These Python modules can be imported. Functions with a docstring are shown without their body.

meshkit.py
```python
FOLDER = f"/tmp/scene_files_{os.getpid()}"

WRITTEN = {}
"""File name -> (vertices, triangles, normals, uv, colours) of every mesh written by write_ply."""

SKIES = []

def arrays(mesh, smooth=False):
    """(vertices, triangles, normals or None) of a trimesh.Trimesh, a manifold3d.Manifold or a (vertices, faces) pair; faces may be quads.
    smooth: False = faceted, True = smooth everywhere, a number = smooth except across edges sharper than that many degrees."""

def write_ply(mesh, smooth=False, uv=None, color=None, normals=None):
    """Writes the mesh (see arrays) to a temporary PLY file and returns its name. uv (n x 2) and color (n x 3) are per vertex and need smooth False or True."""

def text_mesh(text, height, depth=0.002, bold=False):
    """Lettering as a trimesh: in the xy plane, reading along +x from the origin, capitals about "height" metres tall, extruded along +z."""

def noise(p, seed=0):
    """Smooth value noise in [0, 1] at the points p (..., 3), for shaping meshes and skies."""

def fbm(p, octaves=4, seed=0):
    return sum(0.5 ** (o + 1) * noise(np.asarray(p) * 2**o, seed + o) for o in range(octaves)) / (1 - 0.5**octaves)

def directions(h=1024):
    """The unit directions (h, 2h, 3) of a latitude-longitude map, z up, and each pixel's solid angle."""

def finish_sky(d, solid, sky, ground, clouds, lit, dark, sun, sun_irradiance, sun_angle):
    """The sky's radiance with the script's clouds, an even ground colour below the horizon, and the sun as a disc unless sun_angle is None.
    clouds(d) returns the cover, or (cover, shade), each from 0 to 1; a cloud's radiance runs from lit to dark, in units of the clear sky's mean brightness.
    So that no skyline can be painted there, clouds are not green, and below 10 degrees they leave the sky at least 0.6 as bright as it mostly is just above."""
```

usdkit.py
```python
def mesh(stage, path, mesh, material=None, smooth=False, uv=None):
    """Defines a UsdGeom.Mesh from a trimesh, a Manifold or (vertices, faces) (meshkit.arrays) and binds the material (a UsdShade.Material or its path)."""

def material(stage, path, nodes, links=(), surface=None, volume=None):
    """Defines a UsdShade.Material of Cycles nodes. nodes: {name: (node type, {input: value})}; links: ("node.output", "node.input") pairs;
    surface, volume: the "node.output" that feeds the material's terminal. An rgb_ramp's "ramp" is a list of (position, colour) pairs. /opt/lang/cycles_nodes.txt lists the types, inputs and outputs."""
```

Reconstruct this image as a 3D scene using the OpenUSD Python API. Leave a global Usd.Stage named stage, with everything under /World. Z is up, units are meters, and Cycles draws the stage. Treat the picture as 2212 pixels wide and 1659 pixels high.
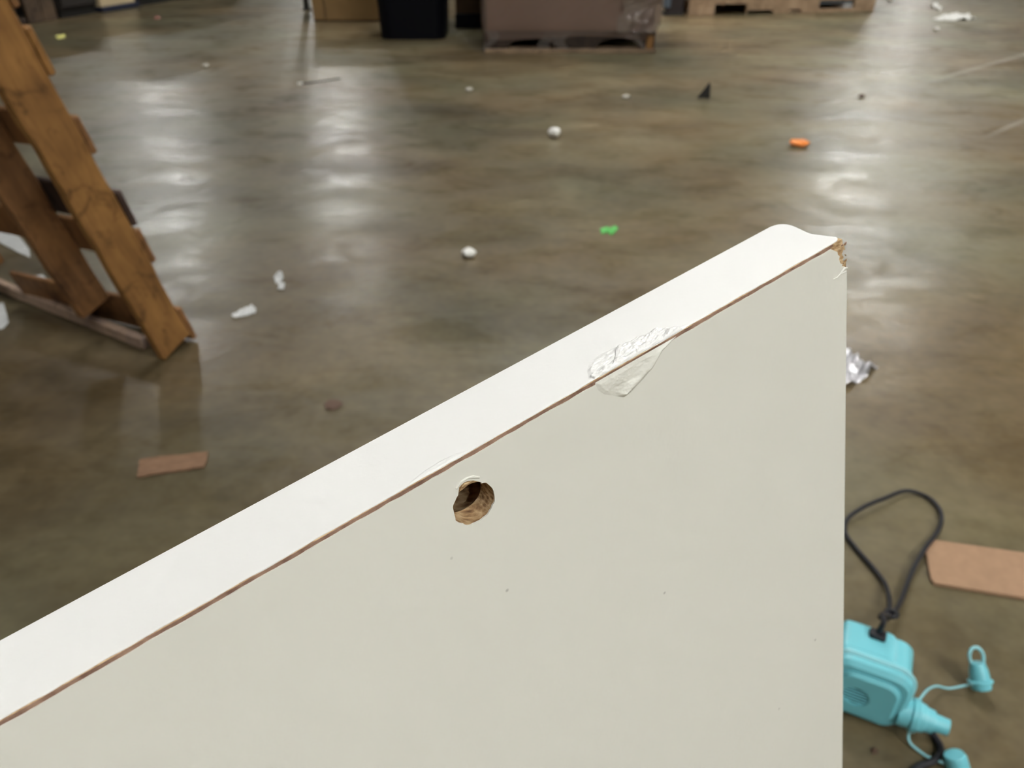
import math
import numpy as np
import trimesh
import shapely.geometry as sg
import shapely.affinity as sa
import manifold3d as m3
import meshkit
import usdkit
from pxr import Usd, UsdGeom, UsdLux, Gf, Sdf

stage = Usd.Stage.CreateInMemory()
UsdGeom.SetStageUpAxis(stage, UsdGeom.Tokens.z)
UsdGeom.SetStageMetersPerUnit(stage, 1.0)
UsdGeom.Xform.Define(stage, '/World')
UsdGeom.Scope.Define(stage, '/World/Looks')

# ------------------------------------------------------------------ camera, light, exposure
PITCH, FPX, EYE = math.radians(32.5), 1660.0, np.array([0.0, 0.0, 0.85])
RT = np.array([1.0, 0.0, 0.0])
DN = np.array([0.0, -math.sin(PITCH), -math.cos(PITCH)])
FW = np.array([0.0, math.cos(PITCH), -math.sin(PITCH)])
cam = UsdGeom.Camera.Define(stage, '/World/camera')
cam.AddTransformOp().Set(Gf.Matrix4d(*RT, 0, *(-DN), 0, *(-FW), 0, *EYE, 1))
cam.CreateHorizontalApertureAttr(36.0)
cam.CreateVerticalApertureAttr(36.0 * 1659 / 2212)
cam.CreateFocalLengthAttr(36.0 * FPX / 2212)
cam.CreateClippingRangeAttr(Gf.Vec2f(0.01, 200))
cam.CreateFStopAttr(30.0)
cam.CreateFocusDistanceAttr(0.138)
cam.CreateExposureAttr(0.0)

LAMP_STRENGTH = 60.0
LAMP_COLOR = (1.0, 0.99, 0.95)
CEILING = 7.6
# lamps: x, y (long-side along y), length, strength factor
LAMPS = [(-12.4, 28.5, 2.2), (-8.8, 18.2, 1.6), (-6.1, 28.0, 2.2), (-4.7, 20.5, 1.0), (-19.5, 50.0, 2.2), (-28, 62, 2.2),
         (11.6, 28.0, 1.0), (9.7, 21.6, 2.2), (8.8, 16.6, 1.6), (21.7, 46.0, 1.6), (28.5, 61, 2.2),
         (2.6, -2.4, 1.0), (5.4, -2.4, 1.0), (0.4, -4.8, 1.0), (3.2, -4.8, 1.0), (6.0, -4.8, 1.0), (3.2, -8.0, 1.6), (6.0, -8.0, 1.6),  # unseen lamps added behind the camera to brighten board and floor
         (-0.6, 7.0, 1.0), (0.4, 4.6, 1.0), (0.6, 9.2, 1.0), (1.6, 7.0, 1.0),  # overhead lamps added for brightness, their floor reflections hidden by the board
         (12.0, 5.0, 1.6), (-14, 8, 1.6), (19, 12, 1.6)]
dome = UsdLux.DomeLight.Define(stage, '/World/ambient_sky')
dome.CreateIntensityAttr(0.0)
dome.CreateColorAttr(Gf.Vec3f(1, 1, 1))


def ground(px, py, z=0.0):
    """the point of the floor (or of a level z) seen at a pixel of the 2212 x 1659 photograph"""
    d = RT * (px - 1106) / FPX + DN * (py - 829.5) / FPX + FW
    return EYE + d * ((z - EYE[2]) / d[2])


# ------------------------------------------------------------------ helpers
names = {}


def numbered(path):
    k = names.get(path, 0)
    names[path] = k + 1
    return path if k == 0 else f'{path}_{k:03d}'


def tag(prim, label=None, cat=None, group=None, kind=None):
    for k, v in (('label', label), ('category', cat), ('group', group), ('kind', kind)):
        if v:
            prim.SetCustomDataByKey(k, v)
    return prim


def thing(name, label, cat, loc=(0, 0, 0), group=None, kind=None, matrix=None):
    x = UsdGeom.Xform.Define(stage, numbered('/World/' + name))
    if matrix is not None:
        x.AddTransformOp().Set(matrix)
    else:
        x.AddTranslateOp().Set(Gf.Vec3d(*map(float, loc)))
    return tag(x.GetPrim(), label, cat, group, kind)


def obj(name, mesh, mat, parent=None, smooth=35, label=None, kind=None):
    base = str(parent.GetPath()) if parent is not None else '/World'
    m = usdkit.mesh(stage, numbered(base + '/' + name), mesh, mat, smooth=smooth)
    p = m.GetPrim()
    return tag(p, label, kind=kind)


def axes(loc, ex, ey, ez):
    """matrix of a frame with the given axes"""
    return Gf.Matrix4d(*map(float, ex), 0, *map(float, ey), 0, *map(float, ez), 0, *map(float, loc), 1)


def cbox(x0, x1, y0, y1, z0, z1, c=0.002):
    """box with chamfered edges"""
    pts = []
    for sx, a in ((1, x0), (-1, x1)):
        for sy, b in ((1, y0), (-1, y1)):
            for sz, d in ((1, z0), (-1, z1)):
                pts += [(a + sx * c, b + sy * c, d), (a + sx * c, b, d + sz * c), (a, b + sy * c, d + sz * c)]
    return trimesh.convex.convex_hull(np.array(pts, float))


def rbox(x0, x1, y0, y1, z0, z1, r, n=20):
    """box with round edges"""
    s = m3.Manifold.sphere(r, n)
    return m3.Manifold.batch_hull([s.translate((x, y, z)) for x in (x0 + r, x1 - r) for y in (y0 + r, y1 - r) for z in (z0 + r, z1 - r)])


def tm(man):
    m = man.to_mesh()
    return trimesh.Trimesh(m.vert_properties[:, :3], m.tri_verts, process=False)


def cat_(*ms):
    return trimesh.util.concatenate([tm(m) if isinstance(m, m3.Manifold) else m for m in ms])


def spline(pts, n=8):
    """Catmull-Rom through the points"""
    p = np.asarray(pts, float)
    p = np.vstack([2 * p[0] - p[1], p, 2 * p[-1] - p[-2]])
    out = []
    for i in range(1, len(p) - 2):
        for t in np.linspace(0, 1, n, endpoint=False):
            out.append(0.5 * (2 * p[i] + (p[i + 1] - p[i - 1]) * t + (2 * p[i - 1] - 5 * p[i] + 4 * p[i + 1] - p[i + 2]) * t ** 2 + (3 * p[i] - 3 * p[i + 1] + p[i + 2] - p[i - 1]) * t ** 3))
    out.append(p[-2])
    return np.array(out)


def tube(pts, r, sides=10):
    p = np.asarray(pts, float)
    t = np.gradient(p, axis=0)
    t /= np.linalg.norm(t, axis=1, keepdims=True)
    r = np.broadcast_to(r, (len(p),))
    a = np.cross(t[0], [0, 0, 1.0])
    if np.linalg.norm(a) < 1e-3:
        a = np.cross(t[0], [1.0, 0, 0])
    v = []
    ang = np.arange(sides) * 2 * np.pi / sides
    for i in range(len(p)):
        a = a - t[i] * (a @ t[i])
        a /= np.linalg.norm(a)
        b = np.cross(t[i], a)
        v.append(p[i] + r[i] * (np.cos(ang)[:, None] * a + np.sin(ang)[:, None] * b))
    v = np.vstack(v + [p[:1], p[-1:]])
    f = []
    m = len(p)
    for i in range(m - 1):
        for j in range(sides):
            k = (j + 1) % sides
            f += [(i * sides + j, i * sides + k, (i + 1) * sides + k), (i * sides + j, (i + 1) * sides + k, (i + 1) * sides + j)]
    for j in range(sides):
        k = (j + 1) % sides
        f += [(m * sides, k, j), (m * sides + 1, (m - 1) * sides + j, (m - 1) * sides + k)]
    return trimesh.Trimesh(v, np.array(f), process=False)


def lathe(profile, n=40):
    """profile (r, z) turned about z"""
    return trimesh.creation.revolve(np.asarray(profile, float), sections=n)


def extrude(poly, h, z0=0.0):
    m = cat_(*[trimesh.creation.extrude_polygon(g, h, engine='earcut') for g in getattr(poly, 'geoms', [poly])])
    m.apply_translation((0, 0, z0))
    return m


def orient(mesh, origin, ex, ey, ez):
    T = np.eye(4)
    T[:3, 0], T[:3, 1], T[:3, 2], T[:3, 3] = ex, ey, ez, origin
    m = mesh.copy()
    m.apply_transform(T)
    if np.linalg.det(T[:3, :3]) < 0:
        m.invert()
    return m


def sheet(outline, thick, amp, scale, seed, res=26, lift=0.0):
    """a crumpled flat scrap with the given outline (metres, floor plane), both sides meshed"""
    poly = sg.Polygon(outline).buffer(0)
    x0, y0, x1, y1 = poly.bounds
    d = max(x1 - x0, y1 - y0) / res
    tri = trimesh.creation.triangulate_polygon(poly.segmentize(d), engine='earcut')
    m = trimesh.Trimesh(np.c_[tri[0], np.zeros(len(tri[0]))], tri[1], process=False)
    m = m.subdivide_to_size(d * 1.2, max_iter=12) if True else m
    v = np.array(m.vertices)
    f = np.array(m.faces)
    h = meshkit.fbm(np.c_[v[:, :2] * scale, np.zeros(len(v))], 3, seed)
    h = np.abs(h - 0.5) * 2
    v[:, 2] = thick + lift + amp * h
    w = v.copy()
    w[:, 2] -= thick
    n = len(v)
    e = trimesh.Trimesh(v, f, process=False)
    b = e.edges[trimesh.grouping.group_rows(e.edges_sorted, require_count=1)]
    side = np.vstack([np.c_[b[:, 1], b[:, 0], b[:, 0] + n], np.c_[b[:, 1], b[:, 0] + n, b[:, 1] + n]])
    return trimesh.Trimesh(np.vstack([v, w]), np.vstack([f, f[:, ::-1] + n, side]), process=False)


# ------------------------------------------------------------------ materials
def M(name, nodes, links, surface='p.BSDF'):
    return usdkit.material(stage, '/World/Looks/' + name, nodes, links, surface)


def plain(name, color, rough=0.5, spec=0.5, bump=None, vary=0.0, scale=20, coat=0.0, **kw):
    nodes = {'p': ('principled_bsdf', {'base_color': color, 'roughness': rough, 'specular_ior_level': spec, 'coat_weight': coat, **kw}), 'g': ('texture_coordinate', {})}
    links = []
    if vary:
        nodes['n'] = ('noise_texture', {'scale': scale, 'detail': 5.0, 'roughness': 0.6})
        nodes['r'] = ('rgb_ramp', {'ramp': [(0.3, tuple(c * (1 - vary) for c in color)), (0.7, tuple(min(1, c * (1 + vary)) for c in color))]})
        links += [('g.object', 'n.vector'), ('n.fac', 'r.fac'), ('r.color', 'p.base_color')]
    if bump:
        nodes['bn'] = ('noise_texture', {'scale': bump[0], 'detail': 3.0})
        nodes['b'] = ('bump', {'strength': bump[1], 'distance': bump[2]})
        links += [('g.object', 'bn.vector'), ('bn.fac', 'b.height'), ('b.normal', 'p.normal')]
    return M(name, nodes, links)


def floor_material():
    N = {'geo': ('geometry', {}), 'sep': ('separate_xyz', {}),
         'map': ('mapping', {'rotation': (0, 0, 0.30), 'scale': (0.75, 1.15, 1.0)}),
         'n1': ('noise_texture', {'scale': 0.55, 'detail': 5.0, 'roughness': 0.6, 'distortion': 0.6}),
         'n2': ('noise_texture', {'scale': 2.3, 'detail': 7.0, 'roughness': 0.62, 'distortion': 0.4}),
         'n3': ('noise_texture', {'scale': 34.0, 'detail': 4.0, 'roughness': 0.6}),
         'm1': ('mix_float', {'fac': 0.52}), 'm2': ('mix_float', {'fac': 0.16}),
         'ramp': ('rgb_ramp', {'ramp': [(0.32, (0.042, 0.034, 0.021)), (0.44, (0.098, 0.080, 0.048)), (0.54, (0.158, 0.132, 0.080)), (0.68, (0.250, 0.212, 0.138))]}),
         'hue': ('noise_texture', {'scale': 1.1, 'detail': 3.0}),
         'tint': ('rgb_ramp', {'ramp': [(0.38, (1.06, 0.93, 0.80)), (0.62, (0.93, 1.0, 0.96))]}),
         'mul': ('mix_color', {'blend_type': 'multiply', 'fac': 1.0}),
         'rn': ('noise_texture', {'scale': 5.5, 'detail': 5.0, 'roughness': 0.65, 'distortion': 0.5}),
         'rr': ('map_range', {'from_min': 0.34, 'from_max': 0.66, 'to_min': 0.26, 'to_max': 0.42, 'clamp': True}),
         'wmap': ('mapping', {'rotation': (0, 0, 0.25), 'scale': (1.0, 1.5, 1.0)}),
         'w1': ('noise_texture', {'scale': 5.0, 'detail': 5.0, 'roughness': 0.62, 'distortion': 0.7}),
         'b': ('bump', {'strength': 0.13, 'distance': 0.012}),
         'p': ('principled_bsdf', {'specular_ior_level': 0.5, 'ior': 1.5})}
    L = [('geo.position', 'map.vector'), ('map.vector', 'n1.vector'), ('map.vector', 'n2.vector'), ('geo.position', 'n3.vector'), ('geo.position', 'hue.vector'),
         ('n1.fac', 'm1.a'), ('n2.fac', 'm1.b'), ('m1.result', 'm2.a'), ('n3.fac', 'm2.b'), ('m2.result', 'ramp.fac'), ('hue.fac', 'tint.fac'),
         ('ramp.color', 'mul.a'), ('tint.color', 'mul.b'), ('map.vector', 'rn.vector'), ('rn.fac', 'rr.value'), ('rr.result', 'p.roughness'),
         ('geo.position', 'wmap.vector'), ('wmap.vector', 'w1.vector'), ('w1.fac', 'b.height'), ('b.normal', 'p.normal'), ('geo.position', 'sep.vector')]
    # shade painted into the slab: darker left, paler right, with a ragged border
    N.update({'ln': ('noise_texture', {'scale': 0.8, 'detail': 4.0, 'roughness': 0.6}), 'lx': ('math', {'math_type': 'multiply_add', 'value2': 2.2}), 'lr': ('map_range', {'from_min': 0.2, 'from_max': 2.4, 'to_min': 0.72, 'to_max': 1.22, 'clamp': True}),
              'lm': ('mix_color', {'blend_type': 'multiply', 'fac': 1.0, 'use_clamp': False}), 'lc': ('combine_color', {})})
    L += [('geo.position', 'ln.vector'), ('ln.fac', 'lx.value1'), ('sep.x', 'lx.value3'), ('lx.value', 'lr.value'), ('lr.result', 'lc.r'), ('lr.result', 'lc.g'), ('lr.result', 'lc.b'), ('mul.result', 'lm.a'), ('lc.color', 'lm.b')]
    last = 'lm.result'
    # long pale scrape marks in the concrete: (from, to, half width, strength)
    for k, (a, c, w, s) in enumerate(SCRAPES):
        a, c = np.asarray(a[:2], float), np.asarray(c[:2], float)
        l = np.linalg.norm(c - a)
        t = (c - a) / l
        nrm = np.array([-t[1], t[0]])
        q = f'k{k}'
        N.update({q + 'd': ('vector_math', {'math_type': 'dot_product', 'vector2': (*nrm, 0)}), q + 'o': ('math', {'math_type': 'subtract', 'value2': float(nrm @ a)}),
                  q + 'a': ('math', {'math_type': 'absolute'}), q + 'w': ('map_range', {'from_min': 0.0, 'from_max': w, 'to_min': s, 'to_max': 0.0, 'clamp': True}),
                  q + 'u': ('vector_math', {'math_type': 'dot_product', 'vector2': (*t, 0)}), q + 'v': ('math', {'math_type': 'subtract', 'value2': float(t @ (a + c) / 2)}),
                  q + 'b': ('math', {'math_type': 'absolute'}), q + 'e': ('map_range', {'from_min': l * 0.3, 'from_max': l * 0.5, 'to_min': 1.0, 'to_max': 0.0, 'clamp': True}),
                  q + 'm': ('math', {'math_type': 'multiply'}), q + 'x': ('mix_color', {'blend_type': 'mix', 'b': (0.36, 0.32, 0.26)})})
        L += [('geo.position', q + 'd.vector1'), (q + 'd.value', q + 'o.value1'), (q + 'o.value', q + 'a.value1'), (q + 'a.value', q + 'w.value'),
              ('geo.position', q + 'u.vector1'), (q + 'u.value', q + 'v.value1'), (q + 'v.value', q + 'b.value1'), (q + 'b.value', q + 'e.value'),
              (q + 'w.result', q + 'm.value1'), (q + 'e.result', q + 'm.value2'), (q + 'm.value', q + 'x.fac'), (last, q + 'x.a')]
        last = q + 'x.result'
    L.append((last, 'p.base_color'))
    return M('polished_concrete', N, L)


SCRAPES = [(ground(2000, 178), ground(2260, 104), 0.03, 0.85), (ground(2120, 300), ground(2290, 225), 0.022, 0.75)]


def wood(name, light, dark, scale=1.0, rough=0.6, stain=0.55):
    return M(name, {'t': ('texture_coordinate', {}), 'm': ('mapping', {'scale': (14 * scale, 14 * scale, 1.6 * scale)}),
                    'n': ('noise_texture', {'scale': 3.0, 'detail': 6.0, 'roughness': 0.65, 'distortion': 0.8}),
                    'k': ('noise_texture', {'scale': 9.0, 'detail': 3.0}), 'mx': ('mix_float', {'fac': 0.5}),
                    'r': ('rgb_ramp', {'ramp': [(0.32, dark), (0.48, tuple(0.5 * (a + b) for a, b in zip(light, dark))), (0.64, light)]}),
                    'sn': ('noise_texture', {'scale': 13.0, 'detail': 5.0, 'roughness': 0.7, 'distortion': 1.0}),
                    'sr': ('rgb_ramp', {'ramp': [(0.33, (1 - stain, 1 - stain * 1.05, 1 - stain * 1.05)), (0.47, (1, 1, 1))]}), 'sm': ('mix_color', {'blend_type': 'multiply', 'fac': 1.0}),
                    'b': ('bump', {'strength': 0.3, 'distance': 0.002}), 'p': ('principled_bsdf', {'roughness': rough, 'specular_ior_level': 0.35})},
             [('t.object', 'm.vector'), ('m.vector', 'n.vector'), ('t.object', 'k.vector'), ('n.fac', 'mx.a'), ('k.fac', 'mx.b'), ('mx.result', 'r.fac'), ('t.object', 'sn.vector'), ('sn.fac', 'sr.fac'),
              ('r.color', 'sm.a'), ('sr.color', 'sm.b'), ('sm.result', 'p.base_color'), ('n.fac', 'b.height'), ('b.normal', 'p.normal')])


def film(name, color, amount, rough=0.12, bump=(60, 0.6, 0.004), spec=0.8):
    """plastic film: lets most light through, the rest is a glossy skin"""
    return M(name, {'t': ('texture_coordinate', {}), 'n': ('noise_texture', {'scale': bump[0], 'detail': 3.0}), 'b': ('bump', {'strength': bump[1], 'distance': bump[2]}),
                    'p': ('principled_bsdf', {'base_color': color, 'roughness': rough, 'specular_ior_level': spec}), 'c': ('transparent_bsdf', {'color': (0.96, 0.96, 0.96)}), 'x': ('mix_closure', {'fac': amount})},
             [('t.object', 'n.vector'), ('n.fac', 'b.height'), ('b.normal', 'p.normal'), ('c.BSDF', 'x.closure1'), ('p.BSDF', 'x.closure2')], 'x.closure')


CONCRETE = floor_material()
WALLPAINT = plain('wall_paint', (0.36, 0.345, 0.32), 0.7, 0.3)
CEILPAINT = plain('ceiling_deck', (0.26, 0.26, 0.25), 0.7, 0.3)
LAMPBODY = plain('lamp_housing', (0.7, 0.7, 0.7), 0.4)
LAMPGLOW = [M(f'lamp_diffuser_{k}', {'e': ('emission', {'color': LAMP_COLOR, 'strength': LAMP_STRENGTH * f})}, [], 'e.emission') for k, f in enumerate((1.0, 1.6, 2.2))]

MELAMINE = M('white_melamine', {'t': ('texture_coordinate', {}), 'm': ('mapping', {'scale': (170, 170, 170)}), 'n': ('noise_texture', {'scale': 1.0, 'detail': 3.0, 'roughness': 0.5}),
                                'b': ('bump', {'strength': 0.38, 'distance': 0.00035}),
                                'v': ('voronoi_texture', {'scale': 110.0}), 'vr': ('map_range', {'from_min': 0.0, 'from_max': 0.06, 'to_min': 0.7, 'to_max': 0.0, 'clamp': True}),
                                'wn': ('separate_color', {}), 'gate': ('math', {'math_type': 'greater_than', 'value2': 0.80}), 'mu': ('math', {'math_type': 'multiply'}),
                                'c': ('mix_color', {'a': (0.80, 0.80, 0.735), 'b': (0.10, 0.09, 0.08)}),
                                'p': ('principled_bsdf', {'roughness': 0.45, 'specular_ior_level': 0.45})},
             [('t.object', 'm.vector'), ('m.vector', 'n.vector'), ('n.fac', 'b.height'), ('b.normal', 'p.normal'), ('t.object', 'v.vector'), ('v.distance', 'vr.value'),
              ('v.color', 'wn.color'), ('wn.r', 'gate.value1'), ('vr.result', 'mu.value1'), ('gate.value', 'mu.value2'), ('mu.value', 'c.fac'), ('c.result', 'p.base_color')])
BANDMAT = plain('edge_band_white', (0.84, 0.84, 0.825), 0.4, 0.4, bump=(900, 0.08, 0.0003))
PAPER = plain('laminate_paper_edge', (0.78, 0.74, 0.62), 0.7, 0.3)
PARTICLE = M('particle_board', {'t': ('texture_coordinate', {}), 'm': ('mapping', {'scale': (260, 500, 900)}), 'n': ('noise_texture', {'scale': 1.0, 'detail': 4.0, 'roughness': 0.7}),
                                'v': ('voronoi_texture', {'scale': 1.6}), 'mx': ('mix_float', {'fac': 0.4}),
                                'r': ('rgb_ramp', {'ramp': [(0.25, (0.16, 0.085, 0.045)), (0.45, (0.42, 0.27, 0.14)), (0.6, (0.62, 0.45, 0.26)), (0.8, (0.78, 0.62, 0.40))]}),
                                'b': ('bump', {'strength': 0.8, 'distance': 0.0006}), 'p': ('principled_bsdf', {'roughness': 0.8, 'specular_ior_level': 0.2})},
             [('t.object', 'm.vector'), ('m.vector', 'n.vector'), ('m.vector', 'v.vector'), ('n.fac', 'mx.a'), ('v.distance', 'mx.b'), ('mx.result', 'r.fac'), ('r.color', 'p.base_color'), ('mx.result', 'b.height'), ('b.normal', 'p.normal')])
DENSE = M('dense_board_skin', {'t': ('texture_coordinate', {}), 'n': ('noise_texture', {'scale': 420.0, 'detail': 3.0}),
                               'r': ('rgb_ramp', {'ramp': [(0.3, (0.20, 0.115, 0.085)), (0.7, (0.40, 0.26, 0.19))]}), 'p': ('principled_bsdf', {'roughness': 0.8, 'specular_ior_level': 0.2})},
          [('t.object', 'n.vector'), ('n.fac', 'r.fac'), ('r.color', 'p.base_color')])

# ------------------------------------------------------------------ the setting
X0, X1, Y0, Y1 = -32.0, 34.0, -16.0, 68.0


def struct(name, mesh, mat):
    return tag(obj(name, mesh, mat, None, smooth=False), kind='structure')


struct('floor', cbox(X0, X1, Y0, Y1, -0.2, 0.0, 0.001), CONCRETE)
struct('ceiling', cbox(X0, X1, Y0, Y1, CEILING + 0.25, CEILING + 0.4, 0.001), CEILPAINT)
struct('wall_left', cbox(X0 - .2, X0, Y0, Y1, 0, CEILING + .25, 0.001), WALLPAINT)
struct('wall_right', cbox(X1, X1 + .2, Y0, Y1, 0, CEILING + .25, 0.001), WALLPAINT)
struct('wall_back', cbox(X0, X1, Y1, Y1 + .2, 0, CEILING + .25, 0.001), WALLPAINT)
struct('wall_front', cbox(X0, X1, Y0 - .2, Y0, 0, CEILING + .25, 0.001), WALLPAINT)

for x, y, f in LAMPS:
    t = thing('ceiling_lamp', 'flat white panel lamp under the warehouse ceiling, some of the set added for brightness', 'lamp', (x, y, CEILING), 'ceiling lamps over the warehouse floor')
    obj('housing', cbox(-.34, .34, -.64, .64, .02, .08, .006), LAMPBODY, t)
    obj('diffuser', cbox(-.31, .31, -.61, .61, 0, .025, .004), LAMPGLOW[{1.0: 0, 1.6: 1, 2.2: 2}[f]], t)
    for q in (-.4, .4):
        obj('hanger', tube([(0, q, .08), (0, q, .25)], .006, 6), LAMPBODY, t)

# ------------------------------------------------------------------ the white board in the foreground
# frame of the board: u along the top edge (to the right), v down the face, w into the thickness
BE = np.array([.8180, .5443, .1844])
BR = np.array([.2200, -.0003, -.9757])
BE /= np.linalg.norm(BE)
BR -= BE * (BR @ BE)
BR /= np.linalg.norm(BR)
BN = np.cross(BE, BR)
BP = np.array([.07298, .15830, .78723])
if BN @ np.array([-.531, .839, -.12]) < 0:
    BN = -BN
LEN, HIGH, THICK = 0.60, 0.694, 0.018


def on_board(mesh):
    """(u, v, w) metres -> world"""
    return orient(mesh, BP, BE, BR, BN)


mm = 0.001
board = thing('furniture_board', 'large white melamine furniture board with drilled hole and chipped corner, held in the foreground', 'board')
rs = np.random.RandomState(4)

# core: particle board with the drilled hole and the bruised corner
core = m3.Manifold.cube((LEN, HIGH, THICK - 0.6 * mm)).translate((-LEN, 0.14 * mm, 0.3 * mm))
hole = m3.Manifold.cylinder(17.2 * mm, 4.25 * mm, 4.25 * mm, 48).translate((-100.2 * mm, 10.4 * mm, -1 * mm))
cross = m3.Manifold.cylinder(34 * mm, 5 * mm, 5 * mm, 32).rotate((0, 90, 0)).translate((-117 * mm, 13.2 * mm, 9.9 * mm))  # hidden bore added to make the inside of the hole dark
core = core - hole - cross
blobs = []
for a in range(60):
    u, v, w, r = -rs.rand() * 1.4, rs.rand() * 7 - 0.6, rs.rand() * 18, 0.35 + rs.rand() * 0.75
    blobs.append(m3.Manifold.sphere(r * mm, 8).scale((1.0, 1.5, 1.9)).translate((u * mm + 0.6 * mm, v * mm, w * mm)))
core = core - m3.Manifold.batch_boolean(blobs, m3.OpType.Add)
# rounded far corner of the worn end
wedge = extrude(sg.Polygon([(-4.2, 26), (-4.2, -1 + 20), (-3.4, 17.4), (-2.5, 15.5), (-2.4, 12), (-3.2, 7.8), (-2.8, 5), (-2.0, 2.6), (-1.4, 1.4), (-0.9, -1), (3, -1), (3, 26)]), 3.2, -1.0)
wedge.apply_scale(mm)
wv = np.array(wedge.vertices)
wedge = m3.Manifold(m3.Mesh(np.ascontiguousarray(np.c_[wv[:, 0], wv[:, 2], wv[:, 1]], dtype=np.float32), np.ascontiguousarray(wedge.faces[:, ::-1], dtype=np.uint32)))
core = core - wedge
obj('core', on_board(tm(core)), PARTICLE, board, 20, 'brown particle board core showing in the hole and at the corner')

# front laminate: thin sheet, its top edge a little ragged, with hole and broken corner
us = np.linspace(-LEN * 1000, -5.3, 900)
rag = (meshkit.fbm(np.c_[us * 0.35, np.zeros_like(us), np.zeros_like(us)], 4, 3) - 0.5) * 0.34
top_line = np.c_[us, 0.80 + rag]
corner = [(-3.7, 2.0), (-3.2, 2.4), (-3.1, 3.0), (-2.5, 3.7), (-2.7, 4.4), (-2.2, 5.6), (-1.5, 6.0), (-1.7, 6.6), (-0.8, 6.9), (-0.1, 7.8)]
lam = sg.Polygon([*map(tuple, top_line), *corner, (0, 12), (-0.1, 60), (0, HIGH * 1000), (-LEN * 1000, HIGH * 1000)])
hole2 = sg.Point(-100.2, 10.4).buffer(4.2, 24)
hv = np.array(hole2.exterior.coords)
hr = 1 + (meshkit.noise(np.c_[hv * 1.3, np.zeros(len(hv))], 5) - 0.5) * 0.09
hole2 = sg.Polygon((hv - (-100.3, 10.4)) * hr[:, None] + (-100.3, 10.4))
hole2 = hole2.union(sg.Polygon([(-103.0, 7.9), (-102.0, 5.7), (-101.6, 4.9), (-100.1, 5.1), (-99.0, 5.6), (-97.6, 7.0), (-100, 9)]))
lam = lam.difference(hole2)
L_ = extrude(lam, 0.32, 0.0)
L_.apply_scale(mm)
front = obj('front_laminate', on_board(L_), MELAMINE, board, 20, 'off-white melamine face with fine speckle')
# lifted lip above the hole
lip = []
for k, (u, v) in enumerate([(-102.3, 5.2), (-101.2, 4.5), (-100.0, 4.4), (-98.8, 4.8), (-97.8, 5.7)]):
    lip.append((u, v))
lipm = cat_(m3.Manifold.batch_hull([m3.Manifold.sphere(0.22, 10).translate((u, v, -0.02)) for u, v in lip[:3]]), m3.Manifold.batch_hull([m3.Manifold.sphere(0.2, 10).translate((u, v, 0.02)) for u, v in lip[2:]]))
lipm.apply_scale(mm)
obj('lifted_lip', on_board(lipm), MELAMINE, front)
chip = cat_(*[m3.Manifold.batch_hull([m3.Manifold.sphere(0.16, 6).translate(p) for p in ((-101.8 + .3 * k, 6.2 - .25 * k, 0.2), (-100.6 + .5 * k, 5.7 - .1 * k, 0.35), (-99.2 + .4 * k, 6.0, 0.5))]) for k in range(3)])
chip.apply_scale(mm)
obj('torn_fibre', on_board(chip), PARTICLE, front)

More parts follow.
